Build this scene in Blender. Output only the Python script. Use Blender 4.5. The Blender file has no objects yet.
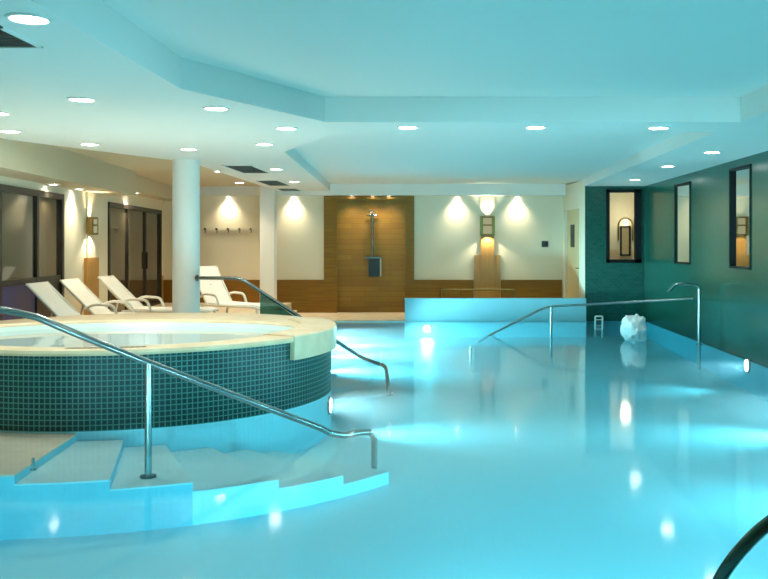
import bpy, bmesh, math, random
from mathutils import Vector, Matrix
PI = math.pi
random.seed(4)
SC = bpy.context.scene
COL = SC.collection

# ------------------------------------------------------------------ camera
WL = -0.03                                   # water level (pool deck = 0)
cam_d = bpy.data.cameras.new('camera')
cam = bpy.data.objects.new('camera', cam_d); COL.objects.link(cam)
cam.location = (0, 0, 1.57); cam.rotation_euler = (PI/2, 0, 0)
cam_d.sensor_fit = 'HORIZONTAL'; cam_d.sensor_width = 36
cam_d.lens = 900*36/768
cam_d.shift_x = -59/768; cam_d.shift_y = -45.5/768
cam_d.clip_end = 200
SC.camera = cam

# ------------------------------------------------------------------ world, exposure
W = bpy.data.worlds.new('night'); SC.world = W; W.use_nodes = True
W.node_tree.nodes['Background'].inputs[0].default_value = (.02, .03, .05, 1)
W.node_tree.nodes['Background'].inputs[1].default_value = 1
SC.view_settings.view_transform = 'Standard'; SC.view_settings.look = 'None'
SC.view_settings.gamma = 1; SC.view_settings.use_curve_mapping = False
SC.view_settings.exposure = 0.0
SC.cycles.caustics_reflective = False; SC.cycles.caustics_refractive = False
SC.cycles.sample_clamp_indirect = 4
SC.cycles.max_bounces = 10; SC.cycles.diffuse_bounces = 5
DOWN_W = 72.0          # ceiling downlights
WASH_W = 175.0          # spots washing the walls
POOL_W = 98.0          # underwater lamps
TUB_W = 9.0
WARM = (1, .87, .62)
SCAT = .17              # milkiness of the pool water
NEUT = (1, .95, .84)
POOLC = (.46, .88, 1)

# ------------------------------------------------------------------ materials
def lin(r, g, b):
    f = lambda c: (c/255/12.92) if c/255 <= .04045 else ((c/255+.055)/1.055)**2.4
    return (f(r), f(g), f(b), 1)

def mat(name, col, rough=.5, metal=0, spec=.5):
    m = bpy.data.materials.new(name); m.use_nodes = True
    b = m.node_tree.nodes['Principled BSDF']
    b.inputs['Base Color'].default_value = col
    b.inputs['Roughness'].default_value = rough
    b.inputs['Metallic'].default_value = metal
    b.inputs['Specular IOR Level'].default_value = spec
    return m

def nodes(m): return m.node_tree.nodes, m.node_tree.links, m.node_tree.nodes['Principled BSDF']

def plaster(name, col, rough=.7):
    m = mat(name, col, rough, spec=.25); N, L, b = nodes(m)
    tc = N.new('ShaderNodeTexCoord')
    n = N.new('ShaderNodeTexNoise'); n.inputs['Scale'].default_value = 60; n.inputs['Detail'].default_value = 3
    L.new(tc.outputs['Object'], n.inputs['Vector'])
    bp = N.new('ShaderNodeBump'); bp.inputs['Strength'].default_value = .06; bp.inputs['Distance'].default_value = .01
    L.new(n.outputs['Fac'], bp.inputs['Height']); L.new(bp.outputs['Normal'], b.inputs['Normal'])
    return m

def tiles(name, c1, c2, grout, w, h, mortar, rough=.2, offset=0.0, bump=.4, var=.0, spec=.5):
    m = mat(name, c1, rough, spec=spec); N, L, b = nodes(m)
    uv = N.new('ShaderNodeUVMap')
    br = N.new('ShaderNodeTexBrick'); br.offset = offset; br.squash = 1
    br.inputs['Color1'].default_value = c1; br.inputs['Color2'].default_value = c2
    br.inputs['Mortar'].default_value = grout
    br.inputs['Scale'].default_value = 1; br.inputs['Mortar Size'].default_value = mortar
    br.inputs['Mortar Smooth'].default_value = .1; br.inputs['Bias'].default_value = 0
    br.inputs['Brick Width'].default_value = w; br.inputs['Row Height'].default_value = h
    L.new(uv.outputs['UV'], br.inputs['Vector'])
    src = br.outputs['Color']
    if var:
        n = N.new('ShaderNodeTexNoise'); n.inputs['Scale'].default_value = .9; n.inputs['Detail'].default_value = 4
        L.new(uv.outputs['UV'], n.inputs['Vector'])
        mr = N.new('ShaderNodeMapRange'); mr.inputs['To Min'].default_value = 1-var; mr.inputs['To Max'].default_value = 1+var
        L.new(n.outputs['Fac'], mr.inputs['Value'])
        mx = N.new('ShaderNodeMix'); mx.data_type = 'RGBA'; mx.blend_type = 'MULTIPLY'; mx.inputs['Factor'].default_value = 1
        L.new(src, mx.inputs[6]); L.new(mr.outputs['Result'], mx.inputs[7]); src = mx.outputs[2]
    L.new(src, b.inputs['Base Color'])
    bp = N.new('ShaderNodeBump'); bp.inputs['Strength'].default_value = bump; bp.inputs['Distance'].default_value = .002
    bp.invert = True
    L.new(br.outputs['Fac'], bp.inputs['Height']); L.new(bp.outputs['Normal'], b.inputs['Normal'])
    return m

def wood(name, c1, c2, rough=.4, vertical=False):
    m = mat(name, c1, rough, spec=.35); N, L, b = nodes(m)
    uv = N.new('ShaderNodeUVMap'); mp = N.new('ShaderNodeMapping')
    mp.inputs['Scale'].default_value = (22, .8, 1) if vertical else (.8, 22, 1)
    L.new(uv.outputs['UV'], mp.inputs['Vector'])
    n = N.new('ShaderNodeTexNoise'); n.inputs['Scale'].default_value = 1.6; n.inputs['Detail'].default_value = 6
    n.inputs['Roughness'].default_value = .6
    L.new(mp.outputs['Vector'], n.inputs['Vector'])
    cr = N.new('ShaderNodeValToRGB'); cr.color_ramp.elements[0].position = .3; cr.color_ramp.elements[1].position = .7
    cr.color_ramp.elements[0].color = c2; cr.color_ramp.elements[1].color = c1
    L.new(n.outputs['Fac'], cr.inputs['Fac']); L.new(cr.outputs['Color'], b.inputs['Base Color'])
    return m

def stone(name, c1, c2, rough=.5):
    m = mat(name, c1, rough, spec=.4); N, L, b = nodes(m)
    tc = N.new('ShaderNodeTexCoord')
    n = N.new('ShaderNodeTexNoise'); n.inputs['Scale'].default_value = 5; n.inputs['Detail'].default_value = 8
    L.new(tc.outputs['Object'], n.inputs['Vector'])
    cr = N.new('ShaderNodeValToRGB'); cr.color_ramp.elements[0].position = .35; cr.color_ramp.elements[1].position = .65
    cr.color_ramp.elements[0].color = c2; cr.color_ramp.elements[1].color = c1
    L.new(n.outputs['Fac'], cr.inputs['Fac']); L.new(cr.outputs['Color'], b.inputs['Base Color'])
    return m

def emit(name, col, s):
    m = bpy.data.materials.new(name); m.use_nodes = True
    N = m.node_tree.nodes; L = m.node_tree.links
    N.remove(N['Principled BSDF'])
    e = N.new('ShaderNodeEmission'); e.inputs[0].default_value = (*col[:3], 1); e.inputs[1].default_value = s
    L.new(e.outputs[0], N['Material Output'].inputs[0]); return m

def glass_sheet(name, tint, rough=.02, ior=1.5, extra=0.0):
    m = bpy.data.materials.new(name); m.use_nodes = True
    N = m.node_tree.nodes; L = m.node_tree.links
    N.remove(N['Principled BSDF'])
    t = N.new('ShaderNodeBsdfTransparent'); t.inputs[0].default_value = tint
    g = N.new('ShaderNodeBsdfGlossy'); g.inputs['Roughness'].default_value = rough
    fr = N.new('ShaderNodeFresnel'); fr.inputs['IOR'].default_value = ior
    mx = N.new('ShaderNodeMixShader')
    fac = fr.outputs[0]
    if extra:
        ad = N.new('ShaderNodeMath'); ad.operation = 'ADD'; ad.inputs[1].default_value = extra; ad.use_clamp = True
        L.new(fac, ad.inputs[0]); fac = ad.outputs[0]
    L.new(fac, mx.inputs[0]); L.new(t.outputs[0], mx.inputs[1]); L.new(g.outputs[0], mx.inputs[2])
    L.new(mx.outputs[0], N['Material Output'].inputs[0])
    return m

def water(name, sigma=None, density=.0, bump=.03, scale=(.9, .5, 1), rough=.075):
    m = glass_sheet(name, (1, 1, 1, 1), rough, 1.33)
    N = m.node_tree.nodes; L = m.node_tree.links
    g = next(n for n in N if n.type == 'BSDF_GLOSSY'); fr = next(n for n in N if n.type == 'FRESNEL')
    tc = N.new('ShaderNodeTexCoord'); mp = N.new('ShaderNodeMapping'); mp.inputs['Scale'].default_value = scale
    L.new(tc.outputs['Object'], mp.inputs['Vector'])
    n = N.new('ShaderNodeTexNoise'); n.inputs['Scale'].default_value = 1.6; n.inputs['Detail'].default_value = 1.5
    L.new(mp.outputs['Vector'], n.inputs['Vector'])
    bp = N.new('ShaderNodeBump'); bp.inputs['Strength'].default_value = bump; bp.inputs['Distance'].default_value = .05
    L.new(n.outputs['Fac'], bp.inputs['Height'])
    L.new(bp.outputs['Normal'], g.inputs['Normal']); L.new(bp.outputs['Normal'], fr.inputs['Normal'])
    if sigma:
        v = N.new('ShaderNodeVolumeAbsorption'); v.inputs['Color'].default_value = (*sigma, 1); v.inputs['Density'].default_value = density
        sct = N.new('ShaderNodeVolumeScatter'); sct.inputs['Density'].default_value = SCAT; sct.inputs['Anisotropy'].default_value = .3; sct.inputs['Color'].default_value = (.8, .97, 1, 1)
        ad = N.new('ShaderNodeAddShader'); L.new(v.outputs[0], ad.inputs[0]); L.new(sct.outputs[0], ad.inputs[1])
        L.new(ad.outputs[0], N['Material Output'].inputs['Volume'])
    return m

M = {}
M['ceil'] = plaster('white_ceiling_paint', lin(236, 236, 230))
M['cream'] = plaster('cream_wall_paint', lin(232, 224, 200))
M['pale_blue'] = plaster('pale_blue_white_paint', lin(142, 192, 200))  # low white wall; the pool's cyan light is mixed into its colour
M['beige'] = plaster('beige_paint', lin(205, 190, 160))  # warm tone stands in for ceiling out of reach of the cyan pool light
M['white'] = plaster('white_paint', lin(235, 235, 228))
M['wood'] = wood('oak_panelling', lin(150, 106, 26), lin(118, 80, 16), .55)
M['oak'] = wood('pale_oak_veneer', lin(186, 140, 74), lin(160, 114, 54), vertical=True)
M['alcove'] = tiles('brown_alcove_tile', lin(156, 112, 28), lin(142, 98, 22), lin(120, 84, 18), .6, .12, .004, .6, .5, .2, .12)
M['stone'] = stone('cream_stone', lin(222, 200, 168), lin(204, 180, 146))
M['coping'] = stone('pale_cream_coping_stone', lin(226, 206, 172), lin(214, 192, 156), .4)
M['tub_tile'] = tiles('dark_green_mosaic', lin(4, 42, 42), lin(8, 58, 56), lin(78, 132, 124), .048, .048, .0052, .4, 0, .3, .35, spec=.3)
M['wall_tile'] = tiles('green_glazed_tile', lin(18, 74, 60), lin(26, 84, 68), lin(34, 90, 74), .10, .05, .0028, .2, .5, .0, .22)
M['liner'] = tiles('pale_blue_pool_mosaic', lin(182, 238, 248), lin(177, 235, 246), lin(174, 230, 240), .05, .05, .003, .4, 0, .1, .03)
M['liner_deep'] = tiles('blue_pool_mosaic', lin(116, 206, 222), lin(112, 202, 219), lin(112, 198, 214), .05, .05, .003, .4, 0, .1, .03)  # darker copy of the pool mosaic, dimming overlit faces by colour
M['step'] = stone('white_pool_step_stone', lin(192, 234, 240), lin(182, 228, 235), .5)
M['step_beige'] = stone('beige_pool_step_stone', lin(216, 212, 190), lin(206, 200, 178), .5)
M['tub_in'] = mat('white_tub_lining', lin(214, 236, 232), .35)
M['chrome'] = mat('brushed_steel', (.27, .31, .30, 1), .25, 1)
M['dark_steel'] = mat('dark_green_steel', (.035, .075, .06, 1), .22, .6)  # the green tile reflection is mixed into the steel's base colour
M['brass'] = mat('aged_brass', (.26, .18, .06, 1), .45, 1)
M['black'] = mat('black_frame', lin(12, 12, 12), .6, 0, .25)
M['dark'] = mat('dark_bronze_frame', lin(34, 30, 25), .4)
M['mirror'] = mat('mirror_pane', (.80, .80, .76, 1), .02, 1)
M['grille'] = mat('dark_grey_grille', lin(62, 72, 68), .5)
M['grille_in'] = mat('dark_grille_backing', lin(22, 26, 26), .6)
M['sling'] = mat('white_sling_fabric', lin(236, 232, 222), .8)
M['lounger'] = mat('white_lounger_frame', lin(228, 226, 216), .4)
M['violet'] = mat('violet_panel', lin(74, 72, 128), .4)
M['night_glass'] = mat('dark_night_glass', lin(74, 68, 54), .06, .22, .7)
M['bal_glass'] = glass_sheet('teal_balustrade_glass', (.22, .42, .40, 1), .02, 1.5, .04)
M['lens'] = emit('downlight_lens', (1, .96, .88), 30)
M['lamp_lens'] = emit('underwater_lamp_lens', (.9, 1, 1), 6)
M['sconce_glow'] = emit('sconce_glass_glow', (.9, .86, .5), .42)
M['sconce_hot'] = emit('sconce_tube_glow', (1, .88, .6), 6)
M['foam'] = mat('white_water_foam', lin(246, 250, 248), .6)
M['door'] = wood('cream_door_veneer', lin(212, 196, 150), lin(204, 186, 140), vertical=True)
M['water'] = water('pool_water', (.22, .90, .965), .34, .05)
M['tub_water'] = water('hot_tub_water', None, 0, .05, (1, 1, 1), .04)

# ------------------------------------------------------------------ mesh helpers
class B:
    """collects shapes, then links them as one mesh object with metre-true UVs"""
    def __init__(s): s.bm = bmesh.new()
    def box(s, x0, x1, y0, y1, z0, z1, bev=0):
        r = bmesh.ops.create_cube(s.bm, size=1)
        for v in r['verts']:
            v.co = Vector(((x0+x1)/2+v.co.x*(x1-x0), (y0+y1)/2+v.co.y*(y1-y0), (z0+z1)/2+v.co.z*(z1-z0)))
        if bev:
            ed = list({e for v in r['verts'] for e in v.link_edges})
            bmesh.ops.bevel(s.bm, geom=ed, offset=bev, segments=2, affect='EDGES', clamp_overlap=True)
        return s
    def prism(s, pts, z0, z1):
        lo = [s.bm.verts.new((x, y, z0)) for x, y in pts]; hi = [s.bm.verts.new((x, y, z1)) for x, y in pts]
        n = len(pts)
        s.bm.faces.new(lo[::-1]); s.bm.faces.new(hi)
        for i in range(n): s.bm.faces.new((lo[i], lo[(i+1) % n], hi[(i+1) % n], hi[i]))
        return s
    def quad(s, *p):
        s.bm.faces.new([s.bm.verts.new(q) for q in p]); return s
    def cyl(s, p0, p1, r0, r1=None, seg=24, cap=True):
        p0 = Vector(p0); p1 = Vector(p1); r1 = r0 if r1 is None else r1
        d = (p1-p0); q = d.to_track_quat('Z', 'Y')
        a = [s.bm.verts.new(p0+q @ Vector((r0*math.cos(2*PI*i/seg), r0*math.sin(2*PI*i/seg), 0))) for i in range(seg)]
        b = [s.bm.verts.new(p1+q @ Vector((r1*math.cos(2*PI*i/seg), r1*math.sin(2*PI*i/seg), 0))) for i in range(seg)]
        for i in range(seg): s.bm.faces.new((a[i], a[(i+1) % seg], b[(i+1) % seg], b[i]))
        if cap: s.bm.faces.new(a[::-1]); s.bm.faces.new(b)
        return s
    def tube(s, pts, r, seg=12, cap=True):
        pts = [Vector(p) for p in pts]; rings = []
        t = (pts[1]-pts[0]).normalized()
        u = t.orthogonal().normalized()
        for i, p in enumerate(pts):
            a = (pts[i]-pts[i-1]).normalized() if i else t
            b = (pts[i+1]-pts[i]).normalized() if i < len(pts)-1 else a
            tn = (a+b).normalized()
            u = (u-tn*u.dot(tn)).normalized(); v = tn.cross(u)
            k = 1/max(.5, math.cos(a.angle(b)/2)) if a.length and b.length else 1
            rings.append([s.bm.verts.new(p+(u*math.cos(2*PI*j/seg)+v*math.sin(2*PI*j/seg))*r*(k if 0 < i < len(pts)-1 else 1)) for j in range(seg)])
        for A, Bb in zip(rings, rings[1:]):
            for j in range(seg): s.bm.faces.new((A[j], A[(j+1) % seg], Bb[(j+1) % seg], Bb[j]))
        if cap: s.bm.faces.new(rings[0][::-1]); s.bm.faces.new(rings[-1])
        return s
    def lathe(s, prof, c=(0, 0), a0=0, a1=2*PI, seg=96, closed_prof=False):
        """prof: (r, z) list turned about the vertical through c; angle 0 looks to -Y, growing towards +X"""
        full = abs(a1-a0-2*PI) < 1e-6
        n = seg if full else seg+1
        rows = []
        for i in range(n):
            a = a0+(a1-a0)*i/seg
            rows.append([s.bm.verts.new((c[0]+r*math.sin(a), c[1]-r*math.cos(a), z)) for r, z in prof])
        m = len(prof)
        for i in range(seg):
            A = rows[i]; Bb = rows[(i+1) % n]
            for j in range(m if closed_prof else m-1):
                s.bm.faces.new((A[j], Bb[j], Bb[(j+1) % m], A[(j+1) % m]))
        if closed_prof and not full:
            s.bm.faces.new(rows[0]); s.bm.faces.new(rows[-1][::-1])
        return s
    def build(s, name, m, parent=None, smooth=False, loc=(0, 0, 0), rot=(0, 0, 0), round_uv=None):
        bm = s.bm
        bmesh.ops.recalc_face_normals(bm, faces=bm.faces)
        uv = bm.loops.layers.uv.new('UVMap')
        for f in bm.faces:
            n = f.normal; ax = max(range(3), key=lambda k: abs(n[k]))
            if round_uv:
                cx, cy, R = round_uv
                an = [math.atan2(l.vert.co.x-cx, -(l.vert.co.y-cy)) for l in f.loops]
                if max(an)-min(an) > PI: an = [a+2*PI if a < 0 else a for a in an]
                for l, a in zip(f.loops, an): l[uv].uv = (a*R, l.vert.co.z)
                continue
            for l in f.loops:
                c = l.vert.co
                l[uv].uv = ((c.y, c.z), (c.x, c.z), (c.x, c.y))[ax]
        me = bpy.data.meshes.new(name); bm.to_mesh(me); bm.free()
        if smooth:
            for p in me.polygons: p.use_smooth = True
            me.set_sharp_from_angle(angle=math.radians(40))
        me.materials.append(m)
        o = bpy.data.objects.new(name, me); COL.objects.link(o)
        o.location = loc; o.rotation_euler = rot
        if parent: o.parent = parent
        return o

def thing(name, label, cat, loc=(0, 0, 0), rotz=0, group=None):
    o = bpy.data.objects.new(name, None); COL.objects.link(o)
    o.empty_display_size = .1
    o.location = loc; o.rotation_euler = (0, 0, rotz)
    o['label'] = label; o['category'] = cat
    if group: o['group'] = group
    return o
def tag(o, label, cat, group=None, kind=None):
    o['label'] = label; o['category'] = cat
    if group: o['group'] = group
    if kind: o['kind'] = kind
    return o
def struct(o, label=None, cat=None):
    o['kind'] = 'structure'
    if label: o['label'] = label
    if cat: o['category'] = cat
    return o
def light(name, kind, loc, energy, col, parent=None, direction=(0, 0, -1), **kw):
    d = bpy.data.lights.new(name, kind); d.energy = energy; d.color = col
    for k, v in kw.items(): setattr(d, k, v)
    o = bpy.data.objects.new(name, d); COL.objects.link(o); o.location = loc
    o.rotation_euler = Vector(direction).to_track_quat('-Z', 'Y').to_euler()
    if parent: o.parent = parent
    return o
def fillet(pts, r, n=6):
    pts = [Vector(p) for p in pts]; out = [pts[0]]
    for a, b, c in zip(pts, pts[1:], pts[2:]):
        d0 = (a-b); d1 = (c-b); k = min(r, d0.length*.45, d1.length*.45)
        p0 = b+d0.normalized()*k; p1 = b+d1.normalized()*k
        for i in range(n+1):
            t = i/n; out.append(p0*(1-t)**2+b*2*t*(1-t)+p1*t*t)
    out.append(pts[-1]); return out

# ------------------------------------------------------------------ the room
CEIL = 2.77                                   # underside of the low ceiling
XR = 4.18                                     # right wall
YB = 20.6                                     # far wall
YF = 18.7                                     # tiled return wall
TC = (-3.34, 9.86)                            # centre of the round hot tub
TR = 2.10
LW_A = math.atan(.085)                        # the left wall leans away by a few degrees
def LWX(y): return -5.63-.085*(y-11.45)

# ceiling: a low slab with two coffers and a raised field over the loungers
outer = [(-7.6, -3), (5.4, -3), (5.4, 21), (-7.6, 21)]
coffer_near = [(-2.03, -2.9), (-2.03, 6.95), (-1.16, 8.85), (2.93, 8.85), (2.93, -2.9)]
coffer_far = [(-1.16, 9.66), (-2.07, 11.74), (-2.56, 20.55), (2.93, 20.55), (2.93, 9.66)]
raised = [(-5.0, 10.35), (-4.22, 12.13), (-3.72, 13.2), (-3.75, 20.55), (-6.9, 20.55), (-6.2, 10.35)]
b = B()
edges = []
for loop in (outer, coffer_near, coffer_far, raised):
    vs = [b.bm.verts.new((x, y, CEIL)) for x, y in loop]
    for i in range(len(vs)): edges.append(b.bm.edges.new((vs[i], vs[(i+1) % len(vs)])))
bmesh.ops.triangle_fill(b.bm, use_beauty=True, edges=edges)
top = bmesh.ops.extrude_face_region(b.bm, geom=list(b.bm.faces))
for v in [g for g in top['geom'] if isinstance(g, bmesh.types.BMVert)]: v.co.z = 3.2
for loop, z in ((coffer_near, 3.017), (coffer_far, 2.93)):
    b.quad(*[(x, y, z) for x, y in loop])
struct(b.build('ceiling', M['ceil']), 'white ceiling with recessed coffers above the pool', 'ceiling')

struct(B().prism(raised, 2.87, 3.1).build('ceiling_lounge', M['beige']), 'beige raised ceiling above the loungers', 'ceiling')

# far wall and its bulkhead
b = B(); b.box(-7.2, -2.5, YB, YB+.2, -.6, 3.2); b.box(-.76, 5.4, YB, YB+.2, -.6, 3.2); b.box(-2.5, -.76, YB, YB+.2, 2.60, 3.2)
struct(b.build('wall_back', M['cream']), 'cream far wall behind the pool', 'wall')
struct(B().box(-7.0, 2.77, 20.3, YB, 2.672, 3.1).build('trim_bulkhead', M['white']), 'white bulkhead along the top of the far wall', 'bulkhead')
# oak wainscot in lengths between the alcove, the pilaster and the corner
for i, (x0, x1) in enumerate(((-6.6, -2.72), (-.66, .70), (1.32, 2.72))):
    bb = B().box(x0, x1, YB-.035, YB, -.02, .74).box(x0, x1, YB-.05, YB, .72, .75)
    struct(bb.build('trim_wainscot', M['wood']), 'brown oak wainscot %s' % ('left of the shower alcove', 'between the alcove and the pilaster', 'right of the pilaster')[i], 'wainscot')
# shower alcove
b = B(); b.box(-2.5, -.76, YB+.12, YB+.2, -.3, 2.6); b.box(-2.5, -2.44, YB, YB+.12, -.02, 2.6); b.box(-.82, -.76, YB, YB+.12, -.02, 2.6); b.box(-2.44, -.82, YB, YB+.12, 2.56, 2.6)
struct(b.build('wall_alcove', M['alcove']), 'brown tiled back of the shower alcove', 'wall')
b = B()
b.box(-2.72, -2.44, YB-.06, YB, -.02, 2.665, .006); b.box(-.84, -.66, YB-.06, YB, -.02, 2.665, .006); b.box(-2.44, -.84, YB-.06, YB, 2.59, 2.665, .006)
b.box(-2.47, -2.42, YB-.075, YB-.06, -.02, 2.6); b.box(-.86, -.82, YB-.075, YB-.06, -.02, 2.6)
struct(b.build('trim_alcove', M['wood']), 'oak surround framing the shower alcove', 'trim')
# pilaster behind the far sconce
b = B(); b.box(.72, 1.31, YB-.06, YB, -.02, 1.315, .004); b.box(.86, 1.17, YB-.085, YB-.02, -.02, 1.76, .004)
struct(b.build('trim_pilaster', M['oak']), 'stepped pale oak pilaster below the far wall sconce', 'pilaster')
b = B(); b.box(.86, 1.17, YB-.03, YB, 1.76, 2.67)
struct(b.build('trim_panel', M['cream']), 'cream strip of wall above the far sconce', 'trim')

# slanted side wall with a door at the far right
def side_pt(t, off=0):                        # t metres along, from the far end towards the camera
    a = Vector((2.75, YB)); d = (Vector((2.95, YF))-a).normalized(); n = Vector((d.y, -d.x))
    return a+d*t+n*off
sd = thing('wall_side', 'cream side wall beside the low pool wall', 'wall', (2.75, YB, 0)); sd['kind'] = 'structure'
d_ = (Vector((2.95, YF))-Vector((2.75, YB))); sd.rotation_euler.z = math.atan2(d_.y, d_.x); LEN = d_.length
# local x runs from the far wall towards the camera, local y>0 is into the wall (towards +X world)
b = B(); b.box(0, .13, 0, .14, -.6, 2.9); b.box(.13, 1.55, 0, .14, 2.40, 2.9); b.box(1.55, LEN, 0, .14, -.6, 2.9)
b.build('wall_face', M['cream'], sd)
dr = thing('door_1', 'cream door with a narrow dark window in the far corner', 'door', sd.location, sd.rotation_euler.z); dr['kind'] = 'structure'
bb = B(); bb.box(.13, .20, -.015, .12, 0, 2.40); bb.box(1.48, 1.55, -.015, .12, 0, 2.40); bb.box(.20, 1.48, -.015, .12, 2.33, 2.40)
bb.build('door_frame', M['cream'], dr)
B().box(.20, 1.48, .05, .09, .0, 2.33).build('door_leaf', M['door'], dr)
w_ = B().box(.52, .84, .04, .055, 1.50, 2.0).build('vision_panel', M['dark'], dr)
h_ = B(); h_.cyl((1.36, .05, 1.05), (1.36, -.01, 1.05), .012); h_.cyl((1.36, -.01, 1.05), (1.22, -.01, 1.05), .011); h_.box(1.335, 1.385, .043, .052, .92, 1.16)
h_.build('door_handle', M['chrome'], dr, True)

# right wall: glazed tile with two recessed mirrors
MIR = ((12.21, 13.11), (15.20, 16.22)); MZ = ((1.22, 2.66), (1.22, 2.63))
b = B(); ys = -3.0
for (y0, y1), (z0, z1) in zip(MIR, MZ):
    b.box(XR, XR+.2, ys, y0, -1.2, 2.9); b.box(XR, XR+.2, y0, y1, -1.2, z0); b.box(XR, XR+.2, y0, y1, z1, 2.9); ys = y1
b.box(XR, XR+.2, ys, YF+.2, -1.2, 2.9)
struct(b.build('wall_right', M['wall_tile']), 'green glazed tile wall along the pool', 'wall')
FW = (3.39, 4.12, 1.18, 2.70)
b = B(); b.box(2.95, FW[0], YF, YF+.2, -1.2, 2.9); b.box(FW[0], XR, YF, YF+.2, -1.2, FW[2]); b.box(FW[0], XR, YF, YF+.2, FW[3], 2.9); b.box(FW[1], XR, YF, YF+.2, FW[2], FW[3])
struct(b.build('wall_front', M['wall_tile']), 'green tiled end wall with a black framed window', 'wall')
# window through the tiled end wall
wn = thing('window_1', 'black framed window in the green tiled end wall', 'window', (0, 0, 0)); wn['kind'] = 'structure'
b = B(); x0, x1, z0, z1 = FW; t = .09
b.box(x0, x0+t-.02, YF-.03, YF+.1, z0, z1); b.box(x1-t-.04, x1, YF-.03, YF+.1, z0, z1); b.box(x0, x1, YF-.03, YF+.1, z0, z0+t-.02); b.box(x0, x1, YF-.03, YF+.1, z1-t+.03, z1)
b.build('window_frame', M['black'], wn)
B().box(x0+.06, x1-.1, YF+.04, YF+.05, z0+.06, z1-.05).build('window_pane', glass_sheet('clear_glass', (.95, .96, .93, 1)), wn)
# little lobby beyond that window
b = B(); b.box(5.2, 5.4, YF+.2, YB, -.6, 3.2); b.box(XR+.2, 5.4, YF, YF+.2, -.6, 3.2)
struct(b.build('wall_lobby', M['cream']), 'cream lobby wall seen through the end window', 'wall')
struct(B().prism([(2.9, YF+.2), (5.2, YF+.2), (5.2, YB), (2.78, YB)], -.3, 0).build('floor_lobby', M['stone']), 'stone lobby floor', 'floor')

# left wall, leaning: local y runs along it, local +x into the room; openings for two windows
lw = thing('wall_left', 'cream left wall between the dark windows', 'wall', (LWX(11.45), 11.45, 0), LW_A); lw['kind'] = 'structure'
def ly(y): return (y-11.45)/math.cos(LW_A)
WIN = ((ly(9.9), ly(13.78)), (ly(16.2), ly(20.35)))
WT = 2.33
b = B(); ys = ly(-3)
for y0, y1 in WIN:
    b.box(-.25, 0, ys, y0, -.6, 3.2); b.box(-.25, 0, y0, y1, WT, 3.2); b.box(-.25, 0, y0, y1, -.6, .23); ys = y1
b.box(-.25, 0, ys, ly(21), -.6, 3.2)
b.build('wall_face', M['cream'], lw)
struct(B().box(0, .02, ly(20.37), ly(20.56), .2, .86).build('trim_wainscot', M['oak'], None, False, lw.location, (0, 0, LW_A)), 'short oak wainscot right of the sliding window', 'wainscot')
def left_window(n, label, y0, y1, mulls, rail, lower):
    w = thing('window_%d' % n, label, 'window', lw.location, LW_A); w['kind'] = 'structure'
    f = B(); t = .07
    f.box(-.12, .03, y0, y0+t, .23, WT); f.box(-.12, .03, y1-t*1.3, y1, .23, WT); f.box(-.12, .03, y0, y1, WT-t*1.2, WT); f.box(-.12, .03, y0, y1, .23, .30)
    for m_ in mulls: f.box(-.12, .015, m_-.045, m_+.045, .23, WT)
    if rail: f.box(-.12, .01, y0, y1, rail-.04, rail+.04)
    f.build('window_frame', M['dark'], w)
    ed = [y0+t]+list(mulls)+[y1-t]
    for k, (a, c) in enumerate(zip(ed, ed[1:])):
        B().box(-.025, -.015, a, c, rail or .28, WT-.06).build('window_pane', M['night_glass'], w)
        if rail: B().box(-.025, -.01, a, c, .28, rail).build('lower_panel', lower[k], w)
    return w
left_window(2, 'dark window above a violet lower panel behind the loungers', *WIN[0], (ly(11.42), ly(12.72)), 1.06, (M['violet'], M['violet'], M['dark']))
w2 = left_window(3, 'dark sliding window left of the round column', *WIN[1], (ly(17.55), ly(18.95)), None, None)
B().box(.015, .04, ly(18.92), ly(18.98), 1.05, 1.4).build('window_handle', M['black'], w2)
# bulkhead over the left windows
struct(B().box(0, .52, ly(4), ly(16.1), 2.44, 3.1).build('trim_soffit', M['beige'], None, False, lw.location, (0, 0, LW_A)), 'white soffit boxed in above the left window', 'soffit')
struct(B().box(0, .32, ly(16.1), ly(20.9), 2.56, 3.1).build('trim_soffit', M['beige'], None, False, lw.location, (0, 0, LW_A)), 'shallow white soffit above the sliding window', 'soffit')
# oak pilaster under the left sconce
b = B(); b.box(0, .05, ly(14.83), ly(15.5), .23, 1.34, .004); struct(B().box(0, .03, ly(14.95), ly(15.38), 1.34, 2.44).build('trim_panel', M['cream'], None, False, lw.location, (0, 0, LW_A)), 'cream strip of wall behind the left sconce', 'trim')
struct(b.build('trim_pilaster', M['oak'], None, False, lw.location, (0, 0, LW_A)), 'oak pilaster between the two left windows', 'pilaster')

struct(B().box(-7.6, 4.4, -3.2, -3, -1.2, 3.2).build('wall_near', M['cream']), 'cream wall behind the camera', 'wall')

# floors: near deck, raised lounge deck, far deck
struct(B().box(-4.8, 4.18, -3, 2.6, -1.2, 0).build('floor_near', M['stone']), 'stone deck on the camera side', 'floor')
struct(B().box(-7.0, -4.6, -3, 11.0, -1.2, 0).build('floor_left', M['stone']), 'stone deck left of the steps', 'floor')
struct(B().prism([(-7.2, 11.0), (-3.46, 11.0), (-3.46, 13.5), (-2.6, 13.5), (-2.95, 18.2), (-3.46, 18.2), (-3.46, 20.6), (-7.2, 20.6)], -1.2, .23).build('floor_lounge', M['stone']), 'raised stone deck under the loungers', 'floor')
b = B(); b.prism([(-3.46, 13.5), (-2.2, 13.5), (-2.2, 18.5), (2.95, 18.5), (2.78, YB+.15), (-3.46, YB+.15)], -1.2, 0)
struct(b.build('floor', M['stone']), 'cream stone deck in front of the shower alcove', 'floor')

# low white wall at the far end of the pool
b = B(); b.box(-.78, 2.93, 18.42, 18.62, -1.2, .435); b.box(-.79, 2.93, 18.41, 18.63, .435, .455)
struct(b.build('wall_low', M['pale_blue']), 'low white wall at the far end of the pool', 'wall')

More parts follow.
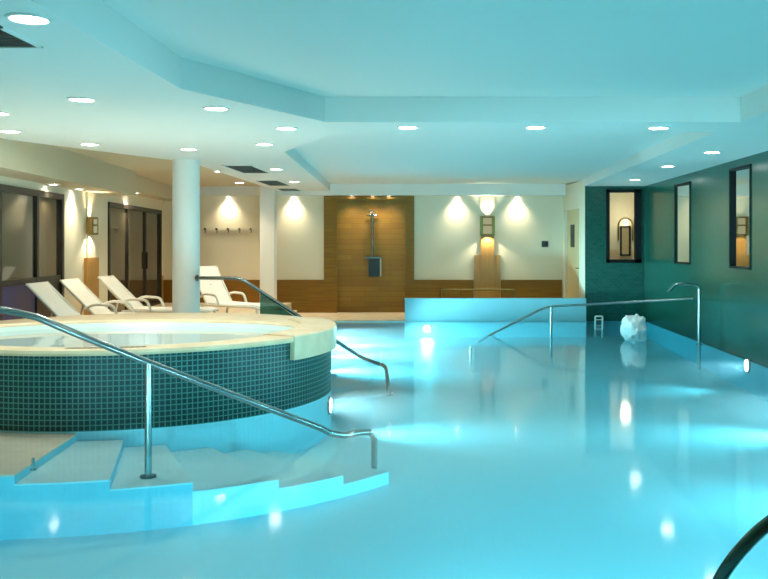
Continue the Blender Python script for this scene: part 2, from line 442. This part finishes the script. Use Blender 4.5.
# pool basin
FZ0, FZ1 = -.52, -.33
def fz(y): return FZ0+(FZ1-FZ0)*min(1, max(0, (y-8)/(18.5-8)))
b = B()
for y0, y1 in ((2.6, 8), (8, 11), (11, 13.5), (13.5, 18.7)):
    x0 = -4.6 if y1 <= 11 else (-3.46 if y1 <= 13.5 else -2.2)
    b.quad((x0, y0, fz(y0)), (XR, y0, fz(y0)), (XR, y1, fz(y1)), (x0, y1, fz(y1)))
struct(b.build('floor_pool', M['liner']), 'pale blue pool floor under the water', 'pool floor')
b = B(); e = .012
b.box(-4.6, XR, 2.6, 2.6+e, -1, -.02); b.box(-4.6, -4.6+e, 2.6, 11, -1, -.02)
b.box(-2.2, -2.2+e, 13.5, 18.5, -1, -.02); b.box(-2.2, -.79, 18.5-e, 18.5, -1, -.02); b.box(-.79, 2.93, 18.41-e, 18.41, -1, WL)
b.box(-3.46, -2.2, 13.5-e, 13.5, -1, -.02); b.box(-3.46, -3.46+e, 11.5, 13.5, -1, -.02)
struct(b.build('wall_pool', M['liner']), 'pale blue pool sides under the water', 'pool wall')
b = B(); b.box(XR-e, XR, 2.6, YF, -1, WL); b.box(2.93, XR-e, YF-e, YF, -1, WL)
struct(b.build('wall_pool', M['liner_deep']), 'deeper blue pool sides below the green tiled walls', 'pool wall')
b = B(); b.prism([(-4.61, 2.59), (XR+.01, 2.59), (XR+.01, YF+.01), (2.94, YF+.01), (2.94, 18.43), (-.78, 18.43), (-.78, 18.51), (-2.21, 18.51), (-2.21, 13.51), (-3.47, 13.51), (-3.47, 11.0), (-4.61, 11.0)], -.9, WL)
tag(b.build('pool_water', M['water']), 'still turquoise water filling the swimming pool', 'water', kind='stuff')

# round columns
b = B(); b.cyl((-3.67, 12.86, .23), (-3.67, 12.86, 2.9), .19, seg=48)
struct(b.build('column_1', M['white'], None, True), 'round white column behind the hot tub', 'column')
b = B(); b.box(-4.02, -3.70, 19.75, 20.05, .2, 2.9)
struct(b.build('column_2', M['white']), 'square white column near the far wall', 'column')

# ------------------------------------------------------------------ hot tub
tub = thing('hot_tub', 'raised round hot tub clad in dark green mosaic with cream rim', 'hot tub', (TC[0], TC[1], -.9))
def TL(o): o.location = (-TC[0], -TC[1], .9); return o      # children drawn in room coordinates
D = math.radians
TOP = .66
b = B(); b.lathe([(TR, -.6), (TR, WL-.02)], TC, seg=160)
TL(b.build('underwater_wall', M['liner'], tub, True, round_uv=(TC[0], TC[1], TR)))
b = B(); b.lathe([(TR, WL-.02), (TR, TOP-.045)], TC, seg=160)
TL(b.build('mosaic_wall', M['tub_tile'], tub, True, round_uv=(TC[0], TC[1], TR)))
def r_in(a):
    """radius of the basin's egg-shaped inner edge, wide in front and flat at the back"""
    sx, sy = 1.74, (1.90 if math.cos(a) > 0 else .98)
    return 1/math.sqrt((math.sin(a)/sx)**2+(math.cos(a)/sy)**2)
def ring(b, prof, seg=160, closed=False):
    """prof: functions of the angle giving (r, z)"""
    rows = []
    for i in range(seg):
        a = 2*PI*i/seg
        rows.append([b.bm.verts.new((TC[0]+r*math.sin(a), TC[1]-r*math.cos(a), z)) for r, z in prof(a)])
    m = len(rows[0])
    for i in range(seg):
        A, C = rows[i], rows[(i+1) % seg]
        for j in range(m if closed else m-1): b.bm.faces.new((A[j], C[j], C[(j+1) % m], A[(j+1) % m]))
    return b
b = ring(B(), lambda a: [(TR-.02, TOP-.06), (TR+.035, TOP-.055), (TR+.045, TOP-.035), (TR+.035, TOP-.008), (TR, TOP), (r_in(a)+.02, TOP), (r_in(a), TOP-.02), (r_in(a), TOP-.035), (r_in(a)+.08, TOP-.035)], closed=True)
TL(b.build('coping', M['coping'], tub, True))
b = ring(B(), lambda a: [(r_in(a)+.002, TOP-.03), (r_in(a)-.02, .34), (r_in(a)*.78, .33), (r_in(a)*.76, .05), (.01, .0)])
TL(b.build('lining', M['tub_in'], tub, True))
b = B(); b.lathe([(TR-.34, .435), (TR+.055, .43), (TR+.06, TOP-.0), (TR+.05, TOP+.012), (TR-.34, TOP+.012)], TC, D(61), D(123), 40, True)
TL(b.build('exit_platform', M['coping'], tub, True))
b = B()
for k in range(14):
    a = D(2)+D(18)*k/13
    p = Vector((math.sin(a), -math.cos(a)))
    c = Vector(TC)+p*(TR-.095)
    tq = Vector((math.cos(a), math.sin(a)))
    q = [c+p*.045+tq*.022, c+p*.045-tq*.022, c-p*.045-tq*.022, c-p*.045+tq*.022]
    b.prism([(v.x, v.y) for v in q], TOP-.012, TOP+.001)
TL(b.build('overflow_grille', M['grille'], tub))
bb = ring(B(), lambda a: [(.01, .575), (r_in(a), .575)])
tw = bb.build('hot_tub_water', M['tub_water'], None, True); tag(tw, 'pale aqua water inside the round hot tub', 'water', kind='stuff')
for k, a in enumerate((20, 110, 200, 290)):
    p = (math.sin(D(a))*.7, -math.cos(D(a))*.7, .9+.30)
    light('tub_light', 'POINT', p, TUB_W, (1, 1, .95), tub, shadow_soft_size=.08)

# winding steps descending round the tub, on both sides
def wedge(b, a0, a1, r0, r1, z0, z1, seg=10):
    b.lathe([(r0, z0), (r1, z0), (r1, z1), (r0, z1)], TC, D(a0), D(a1), seg, True); return b
ANG = (-20, 5, 15.5, 25, 36, 46, 55); DEP = (.035, .10, .17, .24, .31, .385)
st = thing('pool_steps', 'white winding steps under water in front of the hot tub', 'steps', (TC[0], TC[1], -.9), group=None)
for i in range(6):
    a0, a1 = ANG[i], ANG[i+1]
    TL(wedge(B(), a0, a1, 2.11, 3.5, WL-DEP[i]-.012, WL-DEP[i], 14 if i == 0 else 8).build('tread', M['step_beige'] if i == 0 else M['step'], st))
    TL(wedge(B(), a0, a1, 2.11, 3.5, -.60, WL-DEP[i]-.012, 14 if i == 0 else 8).build('riser_block', M['liner_deep'] if i < 3 else M['liner'], st))  # left faces toned down in colour against strong lamp light
st2 = thing('pool_steps', 'white winding steps under water behind the hot tub', 'steps', (TC[0], TC[1], -.9))
for i in range(6):
    a0, a1 = 184-ANG[i+1], 184-ANG[i]
    if i == 0: a1 = 186
    TL(wedge(B(), a0, a1, 2.11, 3.45, -.60, WL-DEP[i], 8).build('step', M['step'], st2))

# ------------------------------------------------------------------ handrails
def polar(a, r, z): return Vector((TC[0]+r*math.sin(D(a)), TC[1]-r*math.cos(D(a)), z))
def helix_rail(f, label, posts):
    """f maps the front rail's angle to the side wanted"""
    t = thing('handrail', label, 'handrail', polar(f(20), 3.22, -.24))
    o = Vector(t.location)
    pts = [polar(f(a), 3.22, 1.08) for a in (-19.5, -16, -10, -4, 2)]
    a = 6
    while a < 48: pts.append(polar(f(a), 3.22, 1.08-.0256*(a-4))); a += 4
    pts += [polar(f(47.5), 3.22, -.045), polar(f(50), 3.24, -.085), polar(f(53), 3.26, -.085), polar(f(55.2), 3.28, -.10), polar(f(56), 3.29, -.16), polar(f(56), 3.29, -.46)]
    B().tube([p-o for p in pts], .027, 14).build('rail', M['chrome'], t, True)
    for a, z0 in posts:
        z1 = 1.08-.0256*(a-4)
        B().cyl(polar(f(a), 3.22, z0)-o, polar(f(a), 3.22, z1)-o, .026, seg=16).build('post', M['chrome'], t, True)
        B().cyl(polar(f(a), 3.22, z0)-o, polar(f(a), 3.22, z0+.014)-o, .06, seg=20).build('flange', M['dark'], t, True)
    p = polar(f(56), 3.29, fz(8))
    B().cyl(p-o, p+Vector((0, 0, .014))-o, .055, seg=20).build('flange', M['dark'], t, True)
    return t
helix_rail(lambda a: a, 'steel handrail sloping into the water in front of the hot tub', ((20, WL-.17), (-17, WL-.035)))
t = thing('handrail', 'steel handrail with a teal glass panel, sloping from the round column into the water', 'handrail', (-2.8, 12.6, -.4))
o = Vector(t.location)
pts = fillet([(-3.49, 12.74, 1.09), (-2.83, 12.58, 1.09), (-1.17, 12.70, -.02), (-.76, 12.05, -.075), (-.72, 12.0, fz(12))], .10)
B().tube([p-o for p in pts], .026, 14).build('rail', M['chrome'], t, True)
B().cyl(Vector((-.72, 12.0, fz(12)))-o, Vector((-.72, 12.0, fz(12)+.014))-o, .055, seg=20).build('flange', M['dark'], t, True)
def rz(x): return 1.09+(x+2.83)*(-1.11/1.66)
bb = B(); lo = [(-2.56, -.25), (-2.08, -.25), (-2.08, rz(-2.08)-.03), (-2.56, rz(-2.56)-.03)]
v0 = [bb.bm.verts.new((x-o.x, 12.60-.006-o.y, z-o.z)) for x, z in lo]; v1 = [bb.bm.verts.new((x-o.x, 12.60+.006-o.y, z-o.z)) for x, z in lo]
bb.bm.faces.new(v0); bb.bm.faces.new(v1[::-1])
for i in range(4): bb.bm.faces.new((v0[i], v0[(i+1) % 4], v1[(i+1) % 4], v1[i]))
bb.build('glass_panel', M['bal_glass'], t)
B().cyl(Vector((-3.49, 12.74, 1.09))-o, Vector((-3.47, 12.735, 1.09))-o, .045, seg=20).build('wall_flange', M['chrome'], t, True)

# far handrail from the water up to the tiled wall
t = thing('handrail', 'steel handrail rising from the water to the green tiled wall', 'handrail', (1.78, 14.7, -.4))
o = Vector(t.location)
pts = fillet([(.62, 15.85, -.16), (.83, 15.82, -.03), (1.77, 15.5, .49), (2.4, 15.35, .535), (XR, 15.0, .66)], .18)
B().tube([p-o for p in pts], .02, 12).build('rail', M['chrome'], t, True)
B().cyl(Vector((1.86, 15.46, fz(15.4)))-o, Vector((1.86, 15.46, .49))-o, .02, seg=14).build('post', M['chrome'], t, True)
B().cyl(Vector((XR-.014, 15.0, .66))-o, Vector((XR, 15.0, .66))-o, .045, seg=20).build('wall_flange', M['chrome'], t, True)
# near handrail in the corner of the frame
t = thing('handrail', 'thick dark steel handrail curving up at the near poolside', 'handrail', (1.5, 2.4, 0))
o = Vector(t.location)
C_ = [(.70+.0, 3.28, -.5), (.74, 3.2, -.1), (.815, 3.1, .35), (.86, 3.04, .52), (.91, 2.98, .64), (.985, 2.92, .75), (1.06, 2.86, .81), (1.16, 2.78, .845), (1.28, 2.68, .84), (1.40, 2.56, .78), (1.47, 2.47, .66), (1.5, 2.42, .45), (1.5, 2.4, 0)]
sm = []
for i in range(len(C_)-1):
    p = [Vector(C_[max(0, min(len(C_)-1, i+k))]) for k in (-1, 0, 1, 2)]
    for j in range(4):
        u = j/4
        sm.append(.5*((2*p[1])+(p[2]-p[0])*u+(2*p[0]-5*p[1]+4*p[2]-p[3])*u*u+(3*p[1]-p[0]-3*p[2]+p[3])*u**3))
sm.append(Vector(C_[-1]))
sm = [p+Vector((.075, 0, -.085 if p.z > .1 else 0)) for p in sm]
B().tube([p-o for p in sm], .023, 16).build('rail', M['dark_steel'], t, True)
B().cyl((.075, 0, 0), (.075, 0, .015), .055, seg=20).build('flange', M['chrome'], t, True)
# short rail behind the low wall
t = thing('handrail', 'short brass coloured handrail just behind the low white wall', 'handrail', (.7, 19.5, 0))
B().tube(fillet([(-.75, 0, 0), (-.75, 0, .58), (.86, 0, .58), (.86, 0, 0)], .06), .018, 10).build('rail', M['brass'], t, True)
B().cyl((-.36, 0, 0), (-.36, 0, .58), .016, seg=10).build('post', M['brass'], t, True)

# small stub posts in the water
for x, y, z0, z1, r, lab in ((-2.96, 6.5, WL-.035, WL+.055, .010, 'thin short steel stub on the shallow platform of the near steps'),
                             (.43, 14.0, fz(14), WL+.0, .02, 'short dark post under water near the low white wall')):
    t = thing('stub_post', lab, 'post', (x, y, z0))
    B().cyl((0, 0, 0), (0, 0, z1-z0), r, seg=12).build('post_tube', M['chrome'], t, True)
    B().cyl((0, 0, 0), (0, 0, .01), r*2.2, seg=16).build('flange', M['chrome'], t, True)
# chrome loop by the tiled end wall
t = thing('grab_loop', 'small pale upside-down U grab rail by the end wall', 'grab rail', (3.17, 18.3, -.36))
B().tube(fillet([(-.07, 0, 0), (-.075, 0, .46), (.075, 0, .46), (.07, 0, 0)], .03), .018, 12).build('rail', M['lounger'], t, True)
B().cyl((-.07, 0, .39), (.07, 0, .39), .012, seg=10).build('crossbar', M['lounger'], t, True)

# swan-neck spout
t = thing('water_spout', 'steel swan-neck water spout standing at the green tiled wall', 'spout', (4.0, 14.05, -.4))
B().tube(fillet([(0, 0, 0), (0, 0, 1.335), (-.27, 0, 1.35), (-.38, 0, 1.335), (-.48, 0, 1.23)], .09), .023, 14).build('neck', M['chrome'], t, True)
B().cyl((0, 0, .39), (0, 0, .405), .05, seg=20).build('flange', M['chrome'], t, True)

# foaming plume
bm = bmesh.new(); bmesh.ops.create_icosphere(bm, subdivisions=4, radius=1)
from mathutils import noise
for v in bm.verts:
    c = v.co.copy()
    k = 1+.26*noise.noise(c*2.3+Vector((3, 1, 7)))+.12*noise.noise(c*5)
    sq = max(abs(c.x), abs(c.z)); f = 1/(.45+.55*sq)**.6
    v.co = Vector((c.x*.195*k*f, c.y*.19*k*f, c.z*.225*k*f))
b = B(); b.bm.free(); b.bm = bm
pl = b.build('water_plume', M['foam'], None, True, (3.16, 14.9, .165))
tag(pl, 'lumpy white plume of foaming water by the spout', 'water plume')

# ------------------------------------------------------------------ lamps
def downlight(label, x, y, z=CEIL, power=None, size=.10, cone=120, col=NEUT, grp='recessed ceiling downlights', aim=(0, 0, -1)):
    t = thing('ceiling_downlight', label, 'downlight', (x, y, z), group=grp)
    b = B(); b.lathe([(size*.98, 0), (size*1.18, 0), (size*1.16, -.008), (size, -.012), (size*.93, -.006)], seg=32, closed_prof=True)
    b.build('trim_ring', M['white'], t, True)
    B().cyl((0, 0, .0), (0, 0, -.006), size*.97, seg=32).build('lens', M['lens'], t)
    light('beam', 'SPOT', (0, 0, -.02), DOWN_W if power is None else power, col, t, aim, spot_size=D(cone), spot_blend=1.0, shadow_soft_size=.06)
    return t
for lab, x, y, pw in (
    ('downlight nearest the large dark ceiling vent', -2.20, 4.78, 1),
    ('downlight over the front of the hot tub', -2.99, 7.45, 1),
    ('downlight beside the chamfered corner of the near coffer', -2.0, 7.94, 1),
    ('farther of the two downlights at the left picture edge', -4.60, 9.56, 1),
    ('nearer of the two downlights at the left picture edge', -4.08, 8.24, 1),
    ('downlight above the far left part of the hot tub', -4.24, 10.8, 1),
    ('downlight just in front of the round white column', -3.21, 11.37, 1),
    ('downlight at the rounded tip of the low ceiling left of the beam', -1.62, 9.31, 1),
    ('downlight just behind the one at the rounded tip of the low ceiling', -2.14, 10.8, 1),
    ('downlight right of the nearest of the three small ceiling vents', -2.67, 14.4, 1.5),
    ('downlight right of the middle one of the three small ceiling vents', -2.86, 17.3, 2),
    ('first of three downlights on the ceiling beam, from the left', -.36, 9.23, 1),
    ('middle of three downlights on the ceiling beam', .95, 9.23, 1),
    ('last of three downlights on the ceiling beam, from the left', 2.22, 9.28, 1),
    ('downlight above the gap between the two tall mirrors', 3.46, 13.85, .6),
    ('downlight above the mirror closest to the camera', 3.51, 11.74, .6),
    ('downlight above the corner window of the tiled wall', 3.57, 16.74, .6)):
    downlight(lab, x, y, power=DOWN_W*pw)
downlight('downlight in the raised ceiling right of the round column', -3.98, 16.1, 2.87, DOWN_W*2.2, col=WARM)
downlight('downlight in the raised ceiling above the coat hooks', -4.3, 19.0, 2.87, DOWN_W*2.2, col=WARM)
downlight('downlight in the soffit above the sliding window', LWX(17.4)+.2, 17.4, 2.56, WASH_W, .07, col=WARM)
downlight('first soffit downlight over the dark left window', LWX(13.05)+.12, 13.05, 2.44, WASH_W*.6, .07, col=WARM)
downlight('second soffit downlight over the dark left window, next to the sconce', LWX(14.2)+.12, 14.2, 2.44, WASH_W*.6, .07, col=WARM)
for lab, x, pw in (('wall-washing downlight above the coat hooks', -4.9, 1), ('wall-washing downlight between square column and alcove', -3.41, 1),
               ('left of three downlights in the shower alcove head', -2.08, .35), ('middle downlight in the shower alcove head', -1.6, .5),
               ('right of three downlights in the shower alcove head', -1.22, .35),
               ('wall-washing downlight left of the far sconce', .32, 1), ('wall-washing downlight right of the far sconce', 1.69, 1)):
    downlight(lab, x, 20.52 if x < -3 or x > 0 else 20.46, 2.672, WASH_W*pw*.7, .05, 110, WARM, 'downlights washing the far wall', (0, .0, -1))

def pool_lamp(label, p, n, power=None, vis=True):
    t = thing('underwater_lamp', label, 'pool lamp', p, group='underwater pool lamps')
    n = Vector(n).normalized()
    B().cyl((0, 0, 0), n*.02, .10, .09, seg=28).build('lamp_ring', M['chrome'], t, True)
    B().cyl(n*.02, n*.026, .08, seg=28).build('lamp_lens', M['lamp_lens'], t)
    light('beam', 'AREA', n*.05, POOL_W if power is None else power, POOLC, t, n+Vector((0, 0, -.07)), shape='DISK', size=.2, spread=D(72))
Z = WL-.135
pool_lamp('glowing underwater lamp in the low white wall', (-.33, 18.398, Z), (0, -1, 0), POOL_W*.18)
pool_lamp('underwater lamp on the right side of the hot tub wall', polar(88, TR+.0, Z-.02), (math.sin(D(88)), -math.cos(D(88)), 0), POOL_W*.3)
pool_lamp('underwater lamp under the green tiled wall below the near mirror', (XR-.012, 12.3, Z+.07), (-1, 0, 0), POOL_W*.15)
for i, x in enumerate((-3.4, -1.6, .3, 2.2, 3.6)):  # added lamps out of view, to light the pool evenly
    pool_lamp('underwater lamp in the near pool side, below the camera', (x, 2.612, Z-.1), (0, 1, 0), POOL_W*(.25, .28, .95, .95, .8)[i])
for i, y in enumerate((4.6, 7.0, 9.6)):  # further added lamps outside the frame, evening out the pool light
    pool_lamp('underwater lamp in the right pool side, before the frame starts', (XR-.012, y, Z-.05), (-1, 0, 0), POOL_W*(1, .6, .4)[i])
for y, dy in ((14.2, -.25), (15.6, .1), (16.9, .25)):  # added lamps hidden by the tub, brightening the far water
    pool_lamp('underwater lamp in the pool side behind the hot tub', (-2.188, y, Z), (1, dy, 0), POOL_W*1.35)

def sconce(label, loc, rotz, power, k=1.0):
    t = thing('wall_sconce', label, 'wall lamp', loc, rotz, 'brass wall sconces')
    # local: -y into the room; k scales the height
    b = B(); b.lathe([(.10, -.20*k), (.105, -.20*k), (.105, .20*k), (.10, .20*k)], (0, -.02), D(-88), D(88), 32, True)
    b.build('glass_shade', M['sconce_glow'], t, True)
    for s in (-1, 1):
        b = B(); b.box(s*.135-.035, s*.135+.035, -.10, 0, -.22*k, .22*k, .006); b.build('side_plate', M['brass'], t)
    for z in (-.2*k, .02*k, .2*k):
        b = B(); b.lathe([(.106, z-.016), (.116, z-.016), (.116, z+.016), (.106, z+.016)], (0, -.02), D(-88), D(88), 32, True); b.build('brass_band', M['brass'], t, True)
    light('up_beam', 'SPOT', (0, -.03, .22*k), power*1.5, WARM, t, (0, .04, 1), spot_size=D(90), spot_blend=.6, shadow_soft_size=.04)
    light('down_beam', 'SPOT', (0, -.11, -.23*k), power, WARM, t, (0, .16, -1), spot_size=D(125), spot_blend=.35, shadow_soft_size=.03)
    return t
sconce('brass sconce on the far wall above the oak pilaster', (1.01, YB-.085, 1.98), 0, 26)
sconce('brass sconce on the left wall between the dark windows', (LWX(15.02)+.03, 15.02, 1.87), PI/2+LW_A, 26, .65)

# ------------------------------------------------------------------ mirrors
for (y0, y1), (z0, z1), lab in zip(MIR, MZ, ('tall black framed mirror in the green wall, the nearer one', 'tall black framed mirror in the green wall next to the corner')):
    t = thing('wall_mirror', lab, 'mirror', (XR, (y0+y1)/2, z0), group='mirrors in the green wall')
    hw = (y1-y0)/2; h = z1-z0; k = .032
    b = B(); b.box(-.015, .12, -hw, -hw+k, 0, h); b.box(-.015, .12, hw-k, hw, 0, h); b.box(-.015, .12, -hw, hw, 0, k); b.box(-.015, .12, -hw, hw, h-k, h)
    b.build('frame', M['black'], t)
    B().box(.05, .06, -hw+.02, hw-.02, .02, h-.02).build('mirror_pane', M['mirror'], t, rot=(0, 0, D(2.16 if y0 < 14 else 5.4)))

# ------------------------------------------------------------------ lobby lamp and picture beyond the window
t = thing('lobby_lamp', 'small arched lamp glowing behind the corner window', 'wall lamp', (4.17, YB-.02, 2.0))
pts = [(.16*math.cos(PI*i/16), -.02, .16*math.sin(PI*i/16)) for i in range(17)]
B().tube([(.16, -.02, -.35)]+pts+[(-.16, -.02, -.35)], .018, 8).build('arch', M['brass'], t, True)
B().cyl((0, -.06, -.0), (0, -.06, .13), .05, .03, seg=16).build('shade', M['sconce_hot'], t, True)
light('glow', 'POINT', (-.1, -.5, .15), 11, WARM, t, shadow_soft_size=.1)
t = thing('lobby_mirror', 'small dark framed pale glass below the arched lamp', 'mirror', (4.17, YB, 1.30))
b = B(); b.box(-.12, -.085, -.05, 0, 0, .68); b.box(.085, .12, -.05, 0, 0, .68); b.box(-.12, .12, -.05, 0, 0, .035); b.box(-.12, .12, -.05, 0, .645, .68)
b.build('frame', M['black'], t); B().box(-.09, .09, -.02, -.005, .02, .66).build('glass', M['mirror'], t)

# ------------------------------------------------------------------ vents
def vent(label, x0, x1, y0, y1, z, n):
    t = thing('ceiling_vent', label, 'vent', ((x0+x1)/2, (y0+y1)/2, z), group='ceiling vents')
    w, l = (x1-x0)/2, (y1-y0)/2
    b = B(); k = .022
    for q in ((-w, -w+k, -l, l), (w-k, w, -l, l), (-w, w, -l, -l+k), (-w, w, l-k, l)): b.box(*q, -.012, 0)
    b.build('frame', M['white'], t)
    B().box(-w+k, w-k, -l+k, l-k, -.003, 0).build('backing', M['grille_in'], t)
    b = B()
    for i in range(n):
        y = -l+k+(2*l-2*k)*(i+.5)/n
        b.box(-w+k, w-k, y-.006, y+.006, -.010, -.003)
    b.build('grille_bars', M['grille'], t)
vent('large dark ceiling vent at the top left corner', -3.4, -2.43, 4.95, 5.47, CEIL, 12)
vent('first small ceiling vent, the one closest to the round column', -3.36, -2.90, 13.67, 15.13, CEIL, 30)
vent('middle one of the three small ceiling vents', -3.55, -3.10, 16.88, 18.4, CEIL, 30)
vent('last small ceiling vent close to the far wall', -3.62, -3.15, 19.3, 20.25, CEIL, 20)

# ------------------------------------------------------------------ shower
t = thing('shower', 'wall shower with riser and shelf in the brown alcove', 'shower', (-1.62, YB+.12, 0))
b = B(); b.cyl((0, -.05, 1.25), (0, -.05, 2.28), .022, seg=14); b.build('riser', M['chrome'], t, True)
b = B(); b.tube(fillet([(0, -.05, 2.2), (0, -.05, 2.34), (0, -.22, 2.34)], .06), .018, 10); b.cyl((0, -.22, 2.33), (0, -.22, 2.29), .03, .10, 24); b.build('shower_head', M['chrome'], t, True)
b = B(); b.cyl((-.13, -.06, 2.22), (.13, -.06, 2.22), .02, seg=12); b.build('crossbar', M['chrome'], t, True)
b = B(); b.box(-.17, .20, -.20, 0, 1.24, 1.275, .006); b.build('shelf', M['chrome'], t)
b = B(); b.box(-.09, .17, -.06, 0, .82, 1.22, .008); b.build('control_panel', M['dark'], t)
b = B(); b.box(.175, .20, -.10, 0, .82, 1.24, .004); b.build('grab_bar', M['lounger'], t)

# small control box on the far wall
t = thing('wall_thermostat', 'small dark control box on the cream far wall near the door', 'thermostat', (2.33, YB, 1.58))
B().box(-.075, .075, -.04, 0, -.08, .06, .008).build('body', M['dark'], t)
B().cyl((.03, -.04, -.01), (.03, -.055, -.01), .025, seg=16).build('knob', M['black'], t, True)

# coat hooks
t = thing('coat_rack', 'row of five coat hooks on the far wall beside the round column', 'coat rack', (-4.9, YB, 1.91))
B().box(-.62, .62, -.02, 0, -.03, .03, .004).build('rail', M['cream'], t)
for i in range(5):
    x = -.52+.26*i
    b = B(); b.cyl((x, -.02, 0), (x, -.10, .0), .014, seg=12); b.cyl((x, -.10, 0), (x, -.115, 0), .028, seg=16); b.cyl((x, -.03, -.02), (x, -.07, -.08), .012, seg=10)
    b.build('hook', M['chrome'], t, True)

# ------------------------------------------------------------------ loungers
def make_lounger(label, loc, rotz, ang=45, back=.78, arms=True, L=1.25):
    """foot end towards local +x; backrest top at local -x"""
    t = thing('sun_lounger', label, 'sun lounger', loc, rotz, 'white sun loungers on the raised deck')
    w = .31; sh = .29
    b = B()
    for s in (-1, 1): b.tube(fillet([(-.15, s*w, sh-.03), (L-.1, s*w, sh-.03), (L, s*w, sh-.06)], .05), .02, 10)
    for x in (-.15, .5, L-.05): b.cyl((x, -w, sh-.04), (x, w, sh-.04), .016, seg=10)
    b.build('frame', M['lounger'], t, True)
    ca, sa = math.cos(D(ang)), math.sin(D(ang))
    nrm = Vector((sa, 0, ca))
    b = B()
    v = []
    for k in range(9):
        u = k/8; sag = -.02*math.sin(PI*u)
        p = Vector((-ca*back*u, 0, sh+sa*back*u))+nrm*sag
        v.append((p, nrm))
    def strip(vv, th):
        rows = [[b.bm.verts.new(p+n*dz+Vector((0, s*(w-.015), 0))) for s, dz in ((-1, 0), (1, 0), (1, -th), (-1, -th))] for p, n in vv]
        for A, C in zip(rows, rows[1:]):
            for j in range(4): b.bm.faces.new((A[j], A[(j+1) % 4], C[(j+1) % 4], C[j]))
        b.bm.faces.new(rows[0]); b.bm.faces.new(rows[-1][::-1])
    strip(v, .025)
    bk = b.build('backrest', M['sling'], t)
    b = B()
    for s in (-1, 1): b.cyl((0, s*w, sh-.02), (-ca*back*1.02, s*w, sh+sa*back*1.02-.015), .017, seg=10)
    b.cyl((-ca*back*1.01, -w, sh+sa*back*1.01-.02), (-ca*back*1.01, w, sh+sa*back*1.01-.02), .017, seg=10)
    b.build('backrest_frame', M['lounger'], t, True)
    b = B(); strip([(Vector((L*k/8, 0, sh+.01-.015*math.sin(PI*k/8)-(.03 if k == 8 else 0))), Vector((0, 0, 1))) for k in range(9)], .025)
    b.build('seat', M['sling'], t)
    for x in (-.1, L-.08):
        for s in (-1, 1):
            B().cyl((x, s*w, sh-.04), (x+(.04 if x > 0 else -.05), s*w, 0), .02, .016, seg=12).build('leg', M['lounger'], t, True)
    b = B(); b.cyl((-ca*back*.55, 0, sh+sa*back*.55-.03), (-.15-.3*ca, 0, sh-.05), .014, seg=8); b.build('prop', M['lounger'], t, True)
    if arms:
        for s in (-1, 1):
            pts = fillet([(-.16, s*(w+.03), sh+.10), (-.02, s*(w+.03), sh+.17), (.26, s*(w+.03), sh+.15), (.33, s*(w+.03), sh-.03)], .07)
            B().tube(pts, .022, 10).build('armrest', M['lounger'], t, True)
    return t
make_lounger('white sun lounger in front of the violet window panel', (-5.0, 12.26, .23), 0, 45, .74, arms=False, L=1.02)
make_lounger('middle white sun lounger of the row of three by the left wall', (-5.08, 13.50, .23), 0, 45, .74)
make_lounger('white sun lounger beneath the left wall sconce', (-5.0, 14.75, .23), 0, 45, .74)
make_lounger('white sun lounger just right of the round column', (-4.02, 16.2, .23), -.55, 58, .76)
